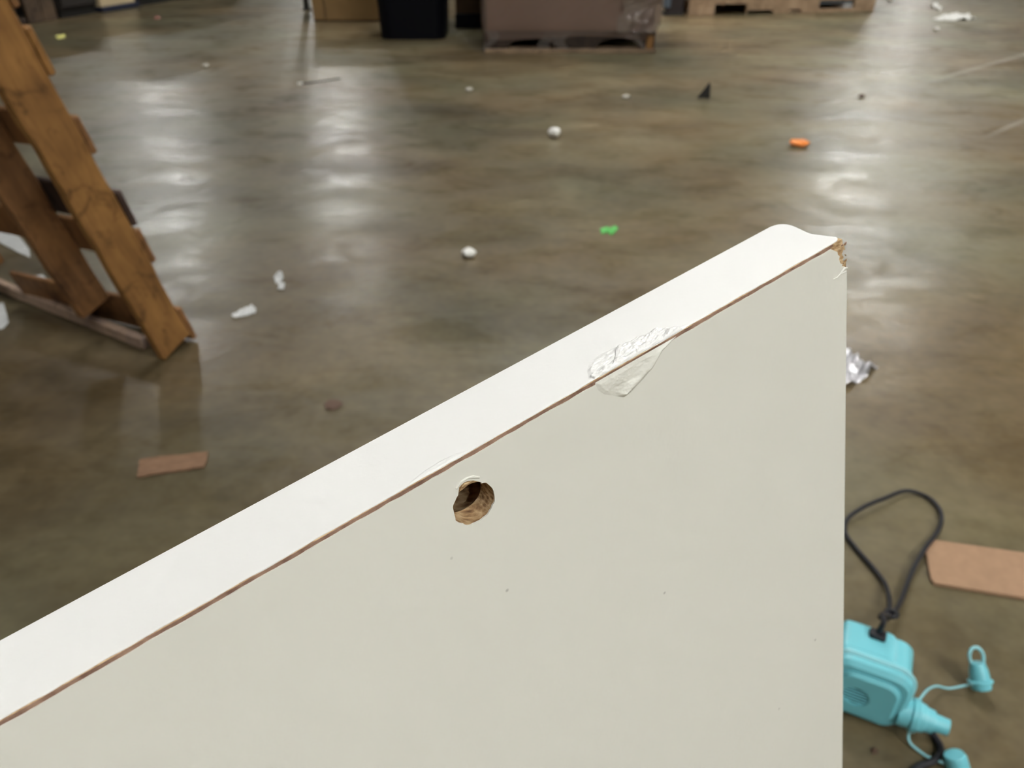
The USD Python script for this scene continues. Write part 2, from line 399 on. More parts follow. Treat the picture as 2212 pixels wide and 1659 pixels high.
crease = cat_(*[m3.Manifold.batch_hull([m3.Manifold.sphere(r1_, 8).translate((u1, v1, -.02)), m3.Manifold.sphere(r2_, 8).translate((u2, v2, -.02))]) for u1, v1, r1_, u2, v2, r2_ in
                ((-4.6, 8.3, .03, -3.4, 8.5, .14), (-3.4, 8.5, .14, -2.2, 8.0, .20), (-2.2, 8.0, .20, -0.9, 7.3, .24), (-0.9, 7.3, .24, -0.1, 7.6, .2), (-2.0, 8.2, .1, -0.4, 8.3, .14))])
crease.apply_scale(mm)
obj('crease', on_board(crease), MELAMINE, front, 30)
rs = np.random.RandomState(11)
for k in range(7):
    u, v, w = -2.2 + 2.3 * rs.rand(), 1.6 + 5.4 * rs.rand(), 0.2 + 0.5 * rs.rand()
    du, dv = 0.5 + 0.6 * rs.rand(), -0.6 + 0.9 * rs.rand()
    sp = m3.Manifold.batch_hull([m3.Manifold.sphere(.10, 6).translate((u, v, w)), m3.Manifold.sphere(.20, 6).translate((u + du * .5, v + dv * .5, w - .15)), m3.Manifold.sphere(.05, 6).translate((u + du, v + dv, w - .1))])
    sp = tm(sp)
    sp.apply_scale(mm)
    obj('splinter', on_board(sp), PARTICLE if k % 3 else DENSE, board, 20)
back = sg.Polygon([(-LEN * 1000, 0.5), (-3, 0.5), (-1, 3), (-0.2, 9), (0, HIGH * 1000), (-LEN * 1000, HIGH * 1000)])
B_ = extrude(back, 0.3, THICK * 1000 - 0.3)
B_.apply_scale(mm)
obj('back_laminate', on_board(B_), MELAMINE, board, 20)


def height_patch(fn, u0, u1, a0, a1, du, da):
    """grid over (u, a) in mm, height fn(u, a) in mm (None-masked where negative)"""
    U, A = np.meshgrid(np.arange(u0, u1 + du / 2, du), np.arange(a0, a1 + da / 2, da), indexing='ij')
    Hh = fn(U, A)
    n, m = U.shape
    idx = np.arange(n * m).reshape(n, m)
    ok = Hh > -0.5
    q = ok[:-1, :-1] & ok[1:, :-1] & ok[1:, 1:] & ok[:-1, 1:]
    a, b, c, d = idx[:-1, :-1][q], idx[1:, :-1][q], idx[1:, 1:][q], idx[:-1, 1:][q]
    F = np.vstack([np.c_[a, b, c], np.c_[a, c, d]])
    return U.ravel(), A.ravel(), Hh.ravel(), F


def inside_dist(poly, U, A):
    import shapely
    p = shapely.points(U.ravel(), A.ravel())
    d = shapely.distance(poly.exterior, p)
    return np.where(shapely.contains(poly, p), d, -d).reshape(U.shape)


# blister in the front face under the battered stretch of the edge
bul = sg.Polygon([(-70.6, 0.3), (-70.2, 2.3), (-69.0, 3.9), (-66.1, 6.0), (-64.7, 6.9), (-63.0, 6.7), (-61.3, 6.1), (-57.0, 4.3), (-54.1, 1.8), (-50, 0.3)])


def bulge(U, A):
    d = inside_dist(bul, U, A)
    n = meshkit.fbm(np.stack([U * .45, A * .8, 0 * U], -1), 4, 8) - 0.5
    ridge = np.exp(-((A - (6.6 - (U + 66) * 0.42)) / 1.1) ** 2)
    h = np.clip(d / 0.9, 0, 1) * (0.20 + 0.46 * ridge + 0.46 * n)
    return np.where(d > -0.05, np.maximum(h, 0.01), -1)


u, a, h, F = height_patch(bulge, -71, -49, 0.35, 7.2, 0.12, 0.12)
m = trimesh.Trimesh(np.c_[u, a, -h] * mm, F[:, ::-1], process=False)
m.remove_unreferenced_vertices()
obj('blister', on_board(m), MELAMINE, front, True, 'raised blister in the laminate below the battered edge')

# edge band: white strip on the top edge, worn at its end
end = [(-4.6, 0.42), (-2.6, 0.6), (-1.4, 1.6), (-1.5, 2.8), (-2.0, 5.1), (-2.4, 7.8), (-1.6, 11.1), (-0.9, 14.0), (-1.0, 16.0), (-1.9, 17.4), (-3.6, 18.0)]
end = spline(np.array(end), 6)
rag2 = 0.46 + (meshkit.fbm(np.c_[us * 0.28, np.zeros_like(us), np.zeros_like(us) + 7], 4, 9) - 0.5) * 0.42
band = sg.Polygon([*map(tuple, np.c_[us, rag2][::1]), *map(tuple, end), (-LEN * 1000, 18.0)]).buffer(0)
E_ = extrude(band, 0.14, 0.0)
ev = np.array(E_.vertices)
E_ = trimesh.Trimesh(np.c_[ev[:, 0], ev[:, 2], ev[:, 1]] * mm, E_.faces[:, ::-1], process=False)
eb = obj('edge_band', on_board(E_), BANDMAT, board, 20, 'bright white edge strip along the top')
rag3 = 0.92 + (meshkit.fbm(np.c_[us * 0.5, np.zeros_like(us), np.zeros_like(us) + 3], 3, 19) - 0.5) * 0.2
skin = extrude(sg.Polygon([*map(tuple, np.c_[us, rag3]), (-4.2, 0.15), (-LEN * 1000, 0.15)]).buffer(0), 0.10, 0.22)
skin.apply_scale(mm)
obj('glue_line', on_board(skin), DENSE, board, 20, 'thin brown line between edge strip and face')

flap = sg.Polygon([(-72.0, 0.5), (-70.1, 2.5), (-69.3, 4.2), (-67.0, 6.0), (-64.1, 6.7), (-61.3, 6.3), (-59.7, 6.2), (-58.9, 6.1), (-57.2, 5.4), (-55.5, 5.5), (-53.1, 4.5), (-51.4, 5.5), (-48.4, 2.6), (-45, 0.5)])
inner = sg.Polygon([(-70.3, 1.9), (-67.1, 2.2), (-65, 1.4), (-62.8, 3.4), (-61.6, 4.8), (-60.2, 5.8), (-58.6, 5.7), (-57.2, 5.2), (-55.5, 5.5), (-53.1, 4.5), (-51.4, 5.3), (-48.4, 2.2), (-48, 0.5), (-70, 0.5)])


def flapfn(U, A):
    d = inside_dist(flap, U, A)
    d2 = inside_dist(inner, U, A)
    n = meshkit.fbm(np.stack([U * .6, A * 1.1, 0 * U], -1), 4, 21) - 0.5
    h = np.clip(d / 0.9, 0, 1) * (0.16 + 0.52 * n) + np.clip(d2 / 0.13, 0, 1) * (0.29 + 0.55 * n)
    return np.where(d > -0.05, np.maximum(h, 0.008), -1)


u, a, h, F = height_patch(flapfn, -73, -44, 0.4, 7.0, 0.12, 0.12)
m = trimesh.Trimesh(np.c_[u, -h, a] * mm, F, process=False)
m.remove_unreferenced_vertices()
obj('torn_flap', on_board(m), BANDMAT, eb, True, 'torn and lifted patch of the white edge strip')
small = sg.Polygon([(-111, 0.5), (-109, 1.3), (-106, 2.0), (-103, 2.2), (-100, 1.9), (-97, 0.5)])
u, a, h, F = height_patch(lambda U, A: np.where(inside_dist(small, U, A) > -.05, np.clip(inside_dist(small, U, A) / .4, 0.02, 1) * (.12 + .2 * (meshkit.fbm(np.stack([U * .7, A, 0 * U], -1), 3, 2) - .5)), -1), -112, -96, .4, 2.4, .12, .1)
m = trimesh.Trimesh(np.c_[u, -h, a] * mm, F, process=False)
m.remove_unreferenced_vertices()
obj('small_flap', on_board(m), BANDMAT, eb, True)

# ------------------------------------------------------------------ wooden pallet leaning on its end at the left
ORANGE = wood('amber_pallet_wood', (0.38, 0.192, 0.058), (0.145, 0.066, 0.022))
BROWNW = wood('brown_pallet_wood', (0.30, 0.145, 0.055), (0.11, 0.052, 0.022))
DARKW = wood('dark_pallet_wood', (0.075, 0.045, 0.034), (0.030, 0.018, 0.016))
GREYW = wood('weathered_pallet_wood', (0.46, 0.32, 0.22), (0.24, 0.18, 0.16))
PB = np.array([-0.92454727, 0.38106737, 0.0])          # across the stringers
PS = np.array([-0.09780197, -0.23728755, 0.9665037])   # up the stringers
PN = np.array([0.36830302, 0.89357836, 0.2566527])     # towards the far deck
PO = np.array([-0.75051941, 1.42806858, 0.0])
pal = thing('leaning_pallet', 'amber brown wooden pallet leaning on its end at the left', 'pallet', matrix=axes(PO, PB, PN, PS))


def plank(x0, x1, y0, y1, z0, z1, seed, wob=0.0015, c=0.003):
    """(b, n, s) box with slightly uneven faces"""
    m = cbox(x0, x1, y0, y1, z0, z1, c)
    m = m.subdivide_to_size(0.05, max_iter=10)
    v = np.array(m.vertices)
    for k in range(3):
        v[:, k] += wob * 2 * (meshkit.fbm(v * 14, 2, seed + k) - 0.5)
    return trimesh.Trimesh(v, m.faces, process=False)


obj('stringer', plank(-.002, .019, 0, .0865, 0.002, 1.15, 1, .003), ORANGE, pal, 30)
obj('stringer', plank(.186, .207, 0.002, .082, 0.072, 1.15, 5, .003), BROWNW, pal, 30, 'browner middle stringer')
obj('stringer', plank(.490, .511, 0.002, .0865, 0.11, 1.15, 9, .003), BROWNW, pal, 30)
boards = [(-.020, .071, BROWNW), (.197, .277, BROWNW), (.287, .366, DARKW), (.444, .515, BROWNW), (.59, .67, ORANGE), (.70, .78, BROWNW), (.82, .90, BROWNW), (.94, 1.02, ORANGE), (1.06, 1.15, BROWNW)]
for k, (s0, s1, mt) in enumerate(boards):
    obj('deck_board', plank(-.002 - .003 * (k % 3), (.515), .0872, .100, s0, s1, 30 + k, .002), mt, pal, 30)
# bottom rail: lies on the floor, swung out of square
ra, rb = ground(322, 752), ground(-260, 520)
rd = (rb - ra) / np.linalg.norm(rb - ra)
rl = np.linalg.norm(rb - ra)
rail = orient(plank(0, rl, -.006, .014, 0.001, .030, 77, .002), ra, rd, np.array([-rd[1], rd[0], 0]) * (1 if rd[0] * 0 - rd[1] * 0 == 0 else 1), np.array([0, 0, 1.0]))
inv = np.linalg.inv(np.c_[PB, PN, PS])
rv = (np.array(rail.vertices) - PO) @ inv.T
obj('bottom_rail', trimesh.Trimesh(rv, rail.faces, process=False), GREYW, pal, 30, 'greyish bottom rail lying along the floor')

# ------------------------------------------------------------------ turquoise electric pump at the right
TURQ = plain('turquoise_plastic', (0.175, 0.56, 0.64), 0.38, 0.5)
TURQL = plain('pale_turquoise_plastic', (0.30, 0.66, 0.72), 0.4, 0.5, subsurface_weight=0.0)
VENTDARK = plain('vent_shadow', (0.004, 0.030, 0.038), 0.6)  # shade of the vent recess painted as a near-black colour
BLACKR = plain('black_rubber', (0.012, 0.012, 0.016), 0.5, 0.4)

pt = np.array([0.896, -0.444, 0.0])
pt /= np.linalg.norm(pt)
pc = np.array([0.0, 0.0, 1.0])
pa = np.array([pt[1], -pt[0], 0.0])
PSC = 0.8                                               # size of the pump against its drawing
PUMP = np.array([0.4226, 0.5789, 0.0488])
pump = thing('air_pump', 'turquoise plastic electric air pump standing on the floor beside the board', 'pump', matrix=axes(PUMP, pt * PSC, pc * PSC, pa * PSC))
# local: x along nozzle side, y up the face, z out of the face


def rsq(hx, hy, r, z0, z1, e):
    s = m3.CrossSection([[(-hx + r, -hy + r), (hx - r, -hy + r), (hx - r, hy - r), (-hx + r, hy - r)]]).offset(r, m3.JoinType.Round, 2.0, 48)
    lo, hi = s.offset(-e, m3.JoinType.Round, 2.0, 48), s
    return m3.Manifold.batch_hull([lo.extrude(.0003).translate((0, 0, z0)), hi.extrude(.0003).translate((0, 0, z0 + e)), hi.extrude(.0003).translate((0, 0, z1 - e)), lo.extrude(.0003).translate((0, 0, z1 - .0003))])


obj('volute_housing', tm(rsq(.058, .057, .030, -.024, .012, .007)), TURQ, pump, 40)
ring = rsq(.062, .061, .033, -.012, -.004, .003)
obj('flange', tm(ring), TURQL, pump, 40)
panel = rsq(.044, .043, .024, .008, .019, .005) - m3.Manifold.cylinder(.01, .019, .019, 40).translate((-.012, -.002, .0135))
obj('front_panel', tm(panel), TURQ, pump, 40)
bars = [cbox(-.012 - math.sqrt(max(.0185 ** 2 - y * y, 0)), -.012 + math.sqrt(max(.0185 ** 2 - y * y, 0)), y - .0006 - .002, y + .0006 - .002, .0155, .0182, .0003) for y in np.linspace(-.012, .012, 5)]
vent = obj('vent_grille', cat_(*bars, m3.Manifold.cylinder(.0022, .0195, .0195, 40) .translate((-.012, -.002, .0158)) - m3.Manifold.cylinder(.004, .0172, .0172, 40).translate((-.012, -.002, .0155))), TURQ, pump, 30)
obj('vent_recess', tm(m3.Manifold.cylinder(.0008, .0185, .0185, 40).translate((-.012, -.002, .0136))), VENTDARK, vent, 30, 'disc behind the vent bars with the recess shade in its dark colour')
motor = rbox(-.050, .030, -.060, .048, -.086, -.018, .012)
obj('motor_housing', tm(motor), TURQ, pump, 40)
knob = lathe([(0, -.080), (.018, -.080), (.024, -.074), (.024, -.022), (0, -.022)], 28)
knob.apply_translation((.032, .022, 0))
obj('side_boss', knob, TURQ, pump, 40)
noz = lathe([(0, .0), (.022, .0), (.022, .016), (.025, .018), (.025, .026), (.022, .028), (.020, .036), (.018, .037), (.0165, .048), (.013, .049), (.0115, .068), (.0085, .068), (.0085, .05), (0, .05)], 32)
noz.apply_transform(trimesh.transformations.rotation_matrix(math.pi / 2, (0, 1, 0)))
noz.apply_translation((.050, -.022, -.004))
obj('nozzle', noz, TURQ, pump, 30, 'stepped nozzle')
obj('cord_grommet', tm(rbox(-.012, .012, .044, .056, -.074, -.056, .004)), BLACKR, pump)

world2pump = np.linalg.inv(np.c_[pt, pc, pa] * PSC)


def to_pump(mesh):
    return trimesh.Trimesh((np.array(mesh.vertices) - PUMP) @ world2pump.T, mesh.faces, process=False)


# cord: from the grommet over the floor in a loop, under the pump and away in front
plug = PUMP + PSC * (pc * .056 + pa * -.065)
knot = ground(1923, 1330, .045)
loop = [plug, plug + np.array([.004, .004, .014]), plug + np.array([.012, .022, .006]), knot, ground(1945, 1300, .014), ground(1970, 1235, .010), ground(1998, 1185, .012), ground(2027, 1145, .006), ground(2033, 1110, .006), ground(2010, 1078, .006),
        ground(1960, 1060, .007), ground(1912, 1076, .010), ground(1870, 1093, .012), ground(1832, 1120, .008), ground(1826, 1150, .006), ground(1850, 1185, .006), ground(1885, 1225, .006), ground(1912, 1262, .008), ground(1921, 1300, .018), ground(1918, 1335, .03), ground(1900, 1333, .035)]
cord = tube(spline(loop, 10), .0034, 10)
obj('power_cord', to_pump(cord), BLACKR, pump, True, 'black cord in a loose loop')
tie = tube(spline([knot + np.array([-.008, 0, .004]), knot + np.array([0, -.008, .006]), knot + np.array([.008, 0, .004]), knot + np.array([0, .008, .002]), knot + np.array([-.008, 0, .004])], 6), .003, 8)
obj('cord_tie', to_pump(tie), BLACKR, pump, True)
cord2 = tube(spline([ground(2000, 1572, .012), ground(2018, 1590, .006), ground(2032, 1618, .005), ground(2020, 1642, .005), ground(1985, 1657, .005), ground(1950, 1690, .005), ground(1900, 1760, .005)], 8), .0042, 10)
obj('front_cord', to_pump(cord2), BLACKR, pump, True)


def cap_mesh(r):
    body = lathe([(0, 0), (r * .80, 0), (r * .86, r * .1), (r * .86, r * .55), (r * 1.05, r * .6), (r * 1.08, r * .75), (r * .86, r * .85), (r * .80, r * 1.7), (r * .62, r * 2.4), (0, r * 2.4)], 28)
    lp = tube(spline([(r * .5, 0, r * 2.2), (r * .62, 0, r * 3.0), (r * .35, 0, r * 3.6), (0, 0, r * 3.75), (-r * .35, 0, r * 3.6), (-r * .62, 0, r * 3.0), (-r * .5, 0, r * 2.2)], 6), r * .16, 8)
    return body, lp


cb, cl = cap_mesh(.0135)
c1 = ground(2114, 1500)
ax = np.array([-.10, .62, .78])
ax /= np.linalg.norm(ax)
ex = np.cross([0, 1.0, 0], ax)
ex /= np.linalg.norm(ex)
ey = np.cross(ax, ex)
c1p = c1 + np.array([0, 0, .011])
capo = obj('nozzle_cap', to_pump(orient(cb, c1p, ex, ey, ax)), TURQ, pump, 35)
obj('cap_loop', to_pump(orient(cl, c1p, ex, ey, ax)), TURQL, capo, True)
obj('tether', to_pump(tube(spline([ground(1984, 1514, .044), ground(2004, 1490, .034), ground(2024, 1482, .012), ground(2050, 1487, .005), ground(2090, 1480, .012), ground(2100, 1478, .02)], 6), .0014, 8)), TURQL, pump, True)
cb2, cl2 = cap_mesh(.0125)
c2 = ground(2066, 1646, .012)
ax2 = np.array([-.3, .45, .84])
ax2 /= np.linalg.norm(ax2)
ex2 = np.cross([0, 1.0, 0], ax2)
ex2 /= np.linalg.norm(ex2)
obj('nozzle_cap', to_pump(orient(lathe([(0, -.012), (.011, -.012), (.0125, -.010), (.0125, .006), (.0105, .010), (0, .010)], 28), c2, ex2, np.cross(ax2, ex2), ax2)), TURQ, pump, 35)
obj('tether', to_pump(tube(spline([ground(1968, 1573, .02), ground(1962, 1590, .012), ground(1966, 1605, .006), ground(1985, 1622, .003), ground(2010, 1638, .004), ground(2045, 1650, .008)], 6), .0016, 8)), TURQL, pump, True)

# ------------------------------------------------------------------ cardboard strips, scraps and dust on the floor
CARD = plain('cardboard', (0.36, 0.225, 0.14), 0.8, 0.2, vary=0.08, scale=60)
CARDB = plain('brown_cardboard', (0.19, 0.112, 0.068), 0.8, 0.2, vary=0.1, scale=60)
WHITEP = plain('white_scrap', (0.78, 0.78, 0.74), 0.5, 0.5)
PALEP = plain('pale_scrap', (0.50, 0.48, 0.42), 0.6, 0.4)
CLEARW = film('white_film', (0.80, 0.82, 0.82), 0.55, 0.18)
CLEARF = film('clear_film', (0.30, 0.30, 0.33), 0.72, 0.10, (150, 1.0, 0.006))
BAGM = M('glinting_film', {'p': ('principled_bsdf', {'base_color': (0.75, 0.75, 0.78), 'metallic': 0.75, 'roughness': 0.30}), 'c': ('transparent_bsdf', {'color': (0.9, 0.9, 0.9)}), 'x': ('mix_closure', {'fac': 0.8})}, [('c.BSDF', 'x.closure1'), ('p.BSDF', 'x.closure2')], 'x.closure')
GREENP = plain('green_scrap', (0.10, 0.50, 0.10), 0.5)
ORANGEP = plain('orange_scrap', (0.90, 0.27, 0.04), 0.5)
YELLOWP = plain('yellow_scrap', (0.62, 0.60, 0.20), 0.5)
BLACKP = plain('black_scrap', (0.012, 0.011, 0.010), 0.6)
BROWNP = plain('brown_scrap', (0.10, 0.055, 0.035), 0.7)
PINKP = plain('pink_scrap', (0.42, 0.20, 0.17), 0.6)


def flat(name, pix, thick, mat, label, cat, amp=0.0, scale=60, seed=0, group=None):
    """a thin piece lying on the floor with the outline given by floor points"""
    pts = np.array([ground(*p)[:2] for p in pix])
    c = pts.mean(0)
    if sg.Polygon(pts).exterior.is_ccw is False:
        pts = pts[::-1]
    m = sheet(pts - c, thick, amp, scale, seed) if amp else extrude(sg.Polygon(pts - c), thick)
    x = UsdGeom.Mesh(obj(name, m, mat, None, 30))
    x.AddTranslateOp().Set(Gf.Vec3d(float(c[0]), float(c[1]), 0.0005))
    return tag(x.GetPrim(), label, cat, group)


flat('cardboard_strip', [(303, 995), (340, 990), (450, 979), (447, 1000), (441, 1012), (380, 1021), (297, 1033)], .003, CARDB, 'small brown cardboard strip on the dark floor at the left', 'cardboard', .003, 40, 3)
flat('cardboard_strip', [(2014, 1172), (2212, 1200), (2420, 1228), (2400, 1330), (2212, 1297), (2016, 1265), (2009, 1256), (1997, 1193)], .0055, CARD, 'large tan cardboard strip behind the pump at the right edge', 'cardboard')


def lump(name, px, py, size, mat, label, cat, seed, flatness=0.45, group=None, asp=1.0, rot=0.0):
    """an irregular little lump sitting on the floor; size is its width in pixels"""
    g = ground(px, py)
    w = size / FPX * ((g - EYE) @ FW)
    m = trimesh.creation.icosphere(2, 1.0)
    v = np.array(m.vertices)
    v *= (0.6 + 0.8 * meshkit.fbm(v * 1.7 + seed, 3, seed))[:, None]
    v *= (w / 2, w / 2 * asp, w / 2 * flatness)
    c, s = math.cos(rot), math.sin(rot)
    v[:, :2] = v[:, :2] @ np.array([[c, s], [-s, c]])
    v[:, 2] -= v[:, 2].min()
    x = UsdGeom.Mesh(obj(name, trimesh.Trimesh(v, m.faces, process=False), mat, None, 25))
    x.AddTranslateOp().Set(Gf.Vec3d(float(g[0]), float(g[1]), 0.0))
    return tag(x.GetPrim(), label, cat, group)


gch = ground(1518, 212)
chp = trimesh.convex.convex_hull(np.array([(-.030, 0, 0), (.034, -.004, 0), (.030, .016, 0), (-.022, .018, .002), (.024, .002, .075), (.032, .006, .062), (.006, .006, .034)]))
x = UsdGeom.Mesh(obj('black_chip', chp, BLACKP, None, 20))
x.AddTranslateOp().Set(Gf.Vec3d(float(gch[0]), float(gch[1]), 0.0))
tag(x.GetPrim(), 'small black pointed chip standing on the floor below the pallets', 'debris')
lump('brown_crumb', 1860, 212, 12, BROWNP, 'tiny brown crumb right of the black chip on the pale floor', 'debris', 5, .7)
lump('white_crumb', 1197, 297, 26, WHITEP, 'small white crumb in the middle of the floor, highest of the white crumbs', 'debris', 7, .7)
lump('orange_scrap', 1725, 315, 44, ORANGEP, 'small bright orange scrap on the floor', 'debris', 11, .3, asp=.8)
lump('white_crumb', 1013, 554, 30, WHITEP, 'rounded white crumb between the green scrap and the film twist', 'debris', 13, .6)
lump('pale_crumb', 1013, 196, 16, PALEP, 'faint pale crumb on the floor below the wrapped load', 'debris', 17, .4)
lump('pale_crumb', 1352, 211, 18, PALEP, 'faint pale crumb left of the black chip', 'debris', 19, .3)
lump('pale_crumb', 445, 145, 14, PALEP, 'faint cream crumb on the glossy floor at the upper left', 'debris', 23, .5)
lump('pink_crumb', 340, 41, 13, PINKP, 'tiny pinkish crumb below the cream bin', 'debris', 29, .4)
lump('brown_flake', 720, 876, 40, BROWNP, 'dark brown flake on the floor left of the board', 'debris', 31, .12)
lump('white_crumb', 2022, 67, 11, WHITEP, 'tiny white crumb in front of the long white film strip', 'debris', 37, .7)
lump('white_crumb', 1921, 4, 14, WHITEP, 'white crumb at the top edge beside the light wood pallet', 'debris', 41, .8)
lump('brown_crumb', 1888, 1624, 14, BROWNP, 'brown crumb on the floor in front of the pump', 'debris', 43, .4)
flat('green_scrap', [(1296, 497), (1308, 491), (1318, 494), (1328, 489), (1336, 494), (1330, 502), (1320, 509), (1312, 503), (1300, 507)], .0012, GREENP, 'small bright green leaf-like scrap on the floor', 'debris', .006, 90, 5)
flat('yellow_scrap', [(121, 79), (140, 75), (142, 81), (124, 85)], .003, YELLOWP, 'small yellow scrap on the floor at the upper left', 'debris', .006, 50, 6)
flat('film_scrap', [(500, 683), (520, 670), (545, 663), (555, 670), (551, 678), (530, 683), (506, 688)], .0006, CLEARW, 'narrow pale film scrap on the floor right of the pallet foot', 'plastic film', .010, 60, 7)
flat('film_twist', [(592, 600), (600, 589), (610, 590), (613, 603), (606, 611), (616, 616), (614, 625), (600, 628), (604, 616), (595, 612)], .0006, CLEARW, 'twisted clear film scrap above the narrow film scrap', 'plastic film', .012, 80, 8)
flat('white_film_strip', [(2014, 42), (2040, 36), (2065, 34), (2085, 36), (2107, 42), (2085, 44), (2060, 46), (2030, 45)], .004, WHITEP, 'long white crumpled film strip on the far floor at the upper right', 'plastic film', .05, 12, 9)
flat('white_scrap', [(2009, 13), (2020, 11), (2034, 18), (2030, 25), (2022, 20)], .004, WHITEP, 'white torn scrap behind the long white film strip', 'plastic film', .04, 14, 10)

flat('white_floor_patch', [(-40, 466), (20, 486), (64, 540), (66, 558), (30, 542), (-40, 502)], .001, CLEARW, 'thin white patch on the floor showing through the leaning pallet', 'plastic film', .004, 14, 21)  # thin white patches laid flat on the floor
flat('white_floor_patch', [(62, 600), (92, 594), (118, 618), (104, 630), (74, 624)], .001, CLEARW, 'small thin white patch behind the foot of the middle pallet stringer', 'plastic film', .004, 14, 23)
flat('pale_floor_patch', [(-50, 660), (8, 655), (20, 698), (6, 712), (-50, 716)], .001, CLEARW, 'thin pale patch below the pallet rail at the left edge', 'plastic film', .004, 20, 22)  # thin pale patch laid flat on the floor

# crumpled clear bag beside the board
g = ground(1822, 812)
pts = np.array([ground(*p)[:2] for p in [(1770, 790), (1800, 760), (1836, 762), (1862, 782), (1897, 797), (1876, 806), (1872, 818), (1846, 832), (1800, 842), (1772, 826)]])
if not sg.Polygon(pts).exterior.is_ccw:
    pts = pts[::-1]
bag = sheet(pts - g[:2], .0006, .030, 34, 12, 24)
x = UsdGeom.Mesh(obj('crumpled_bag', bag, BAGM, None, False))
x.AddTranslateOp().Set(Gf.Vec3d(float(g[0]), float(g[1]), 0.0005))
tag(x.GetPrim(), 'crumpled clear plastic bag glinting on the floor beside the board edge', 'plastic bag')

# thin dark wire with a bright tip
wire = thing('bent_wire', 'thin dark wire lying on the floor with a shiny tip', 'wire')
obj('shaft', tube(spline([ground(648, 181, .004), ground(690, 176, .012), ground(735, 169, .006)], 6), .0035, 6), BLACKP, wire, True)
obj('tip', tube([ground(643, 181, .005), ground(654, 180, .005)], .007, 8), WHITEP, wire, True, 'bright tip')

# ------------------------------------------------------------------ far things along the top of the picture
CARTON = plain('carton_board', (0.30, 0.19, 0.085), 0.8, 0.2, vary=0.1, scale=6)
CARTOND = plain('dark_carton_board', (0.060, 0.035, 0.018), 0.8, 0.2, vary=0.1, scale=6)
TAPE = plain('carton_tape', (0.16, 0.10, 0.045), 0.5, 0.4)
BINP = plain('navy_black_plastic', (0.003, 0.0033, 0.006), 0.55, 0.12)
LOADC = plain('wrapped_carton', (0.25, 0.145, 0.095), 0.7, 0.3, vary=0.12, scale=4)
WRAP = film('stretch_wrap', (0.30, 0.22, 0.185), 0.45, 0.13, (9, 0.3, 0.02))
TAIL = film('loose_wrap', (0.55, 0.50, 0.46), 0.16, 0.2, (20, .6, .01))
PALW = wood('pale_pallet_wood', (0.56, 0.40, 0.26), (0.34, 0.23, 0.14), 0.4, stain=.3)
PALD = wood('shaded_pallet_wood', (0.050, 0.032, 0.022), (0.022, 0.015, 0.012), 0.4)  # shade beneath the load painted into this dark wood colour
PALB = wood('lit_pallet_wood', (0.34, 0.24, 0.15), (0.18, 0.125, 0.08), 0.4)  # paler copy for the front bottom board, painted as lit
BLUEG = plain('blue_grey_film', (0.10, 0.13, 0.17), 0.4)

# black bin with rounded corners, open top
bx, by = -0.69, 5.78
tb = thing('black_bin', 'navy black plastic bin standing before the cartons', 'bin', (bx, by, 0))


def ring_bin(h, w0, w1, d0, d1, r, t):
    lo = m3.CrossSection([[(-w0 + r, r), (w0 - r, r), (w0 - r, d0 - r), (-w0 + r, d0 - r)]]).offset(r, m3.JoinType.Round, 2.0, 32)
    hi = m3.CrossSection([[(-w1 + r, r - .02), (w1 - r, r - .02), (w1 - r, d1 - r), (-w1 + r, d1 - r)]]).offset(r, m3.JoinType.Round, 2.0, 32)
    outer = m3.Manifold.batch_hull([lo.extrude(.001), hi.extrude(.001).translate((0, 0, h))])
    inn = m3.Manifold.batch_hull([lo.offset(-t, m3.JoinType.Round, 2.0, 32).extrude(.001).translate((0, 0, t)), hi.offset(-t, m3.JoinType.Round, 2.0, 32).extrude(.01).translate((0, 0, h))])
    return outer - inn


obj('body', tm(ring_bin(.78, .225, .265, .42, .46, .09, .006)), BINP, tb, 40)
rim = m3.Manifold.batch_hull([m3.Manifold.sphere(.016, 10).translate((sx * .262, y, .78)) for sx in (-1, 1) for y in (.0, .44)]) - m3.Manifold.cube((.50, .42, .2)).translate((-.25, .01, .7))
obj('rim', tm(rim), BINP, tb, 30)

# carton at the left of the bin
g0, g1 = ground(678, 47), ground(828, 46)
tc = thing('tan_carton', 'tan cardboard carton standing left of the black bin', 'carton', tuple(g0))
w = g1[0] - g0[0]
obj('body', cbox(0, w, 0, .55, .001, .62, .006), CARTON, tc)
for s in (0, 1):
    obj('top_flap', cbox(.004, w - .004, .002 + s * .276, .274 + s * .274, .622, .626, .001), CARTON, tc)
obj('tape', cbox(w * .16, w * .19, -.001, .003, .02, .45, .0005), TAPE, tc, label='dark printed strip down the front')
obj('bottom_seam', cbox(.005, w - .005, -.002, .003, .003, .014, .0005), CARTOND, tc, label='dark bottom edge')
# dark strut left of it
gp = ground(663, 22)
ts = thing('dark_post', 'narrow dark post behind the tan carton', 'post', tuple(gp))
obj('shaft', cbox(-.022, .022, -.02, .02, .008, 1.4, .004), BLACKP, ts)
obj('foot_plate', cbox(-.04, .04, -.04, .04, 0, .009, .002), BLACKP, ts)

# brown carton on a black base between the bin and the wrapped load
gb0, gb1 = ground(984, 62), ground(1052, 60)
td = thing('dark_brown_carton', 'dark brown carton on a black base between bin and wrapped load', 'carton', (gb0[0], gb0[1], 0))
obj('base', cbox(0, .22, 0, .4, .001, .10, .004), BINP, td, label='black base')
obj('body', cbox(.004, .216, .004, .396, .101, .70, .006), CARTOND, td)
obj('tape', cbox(.09, .13, .001, .006, .3, .69, .0005), TAPE, td)

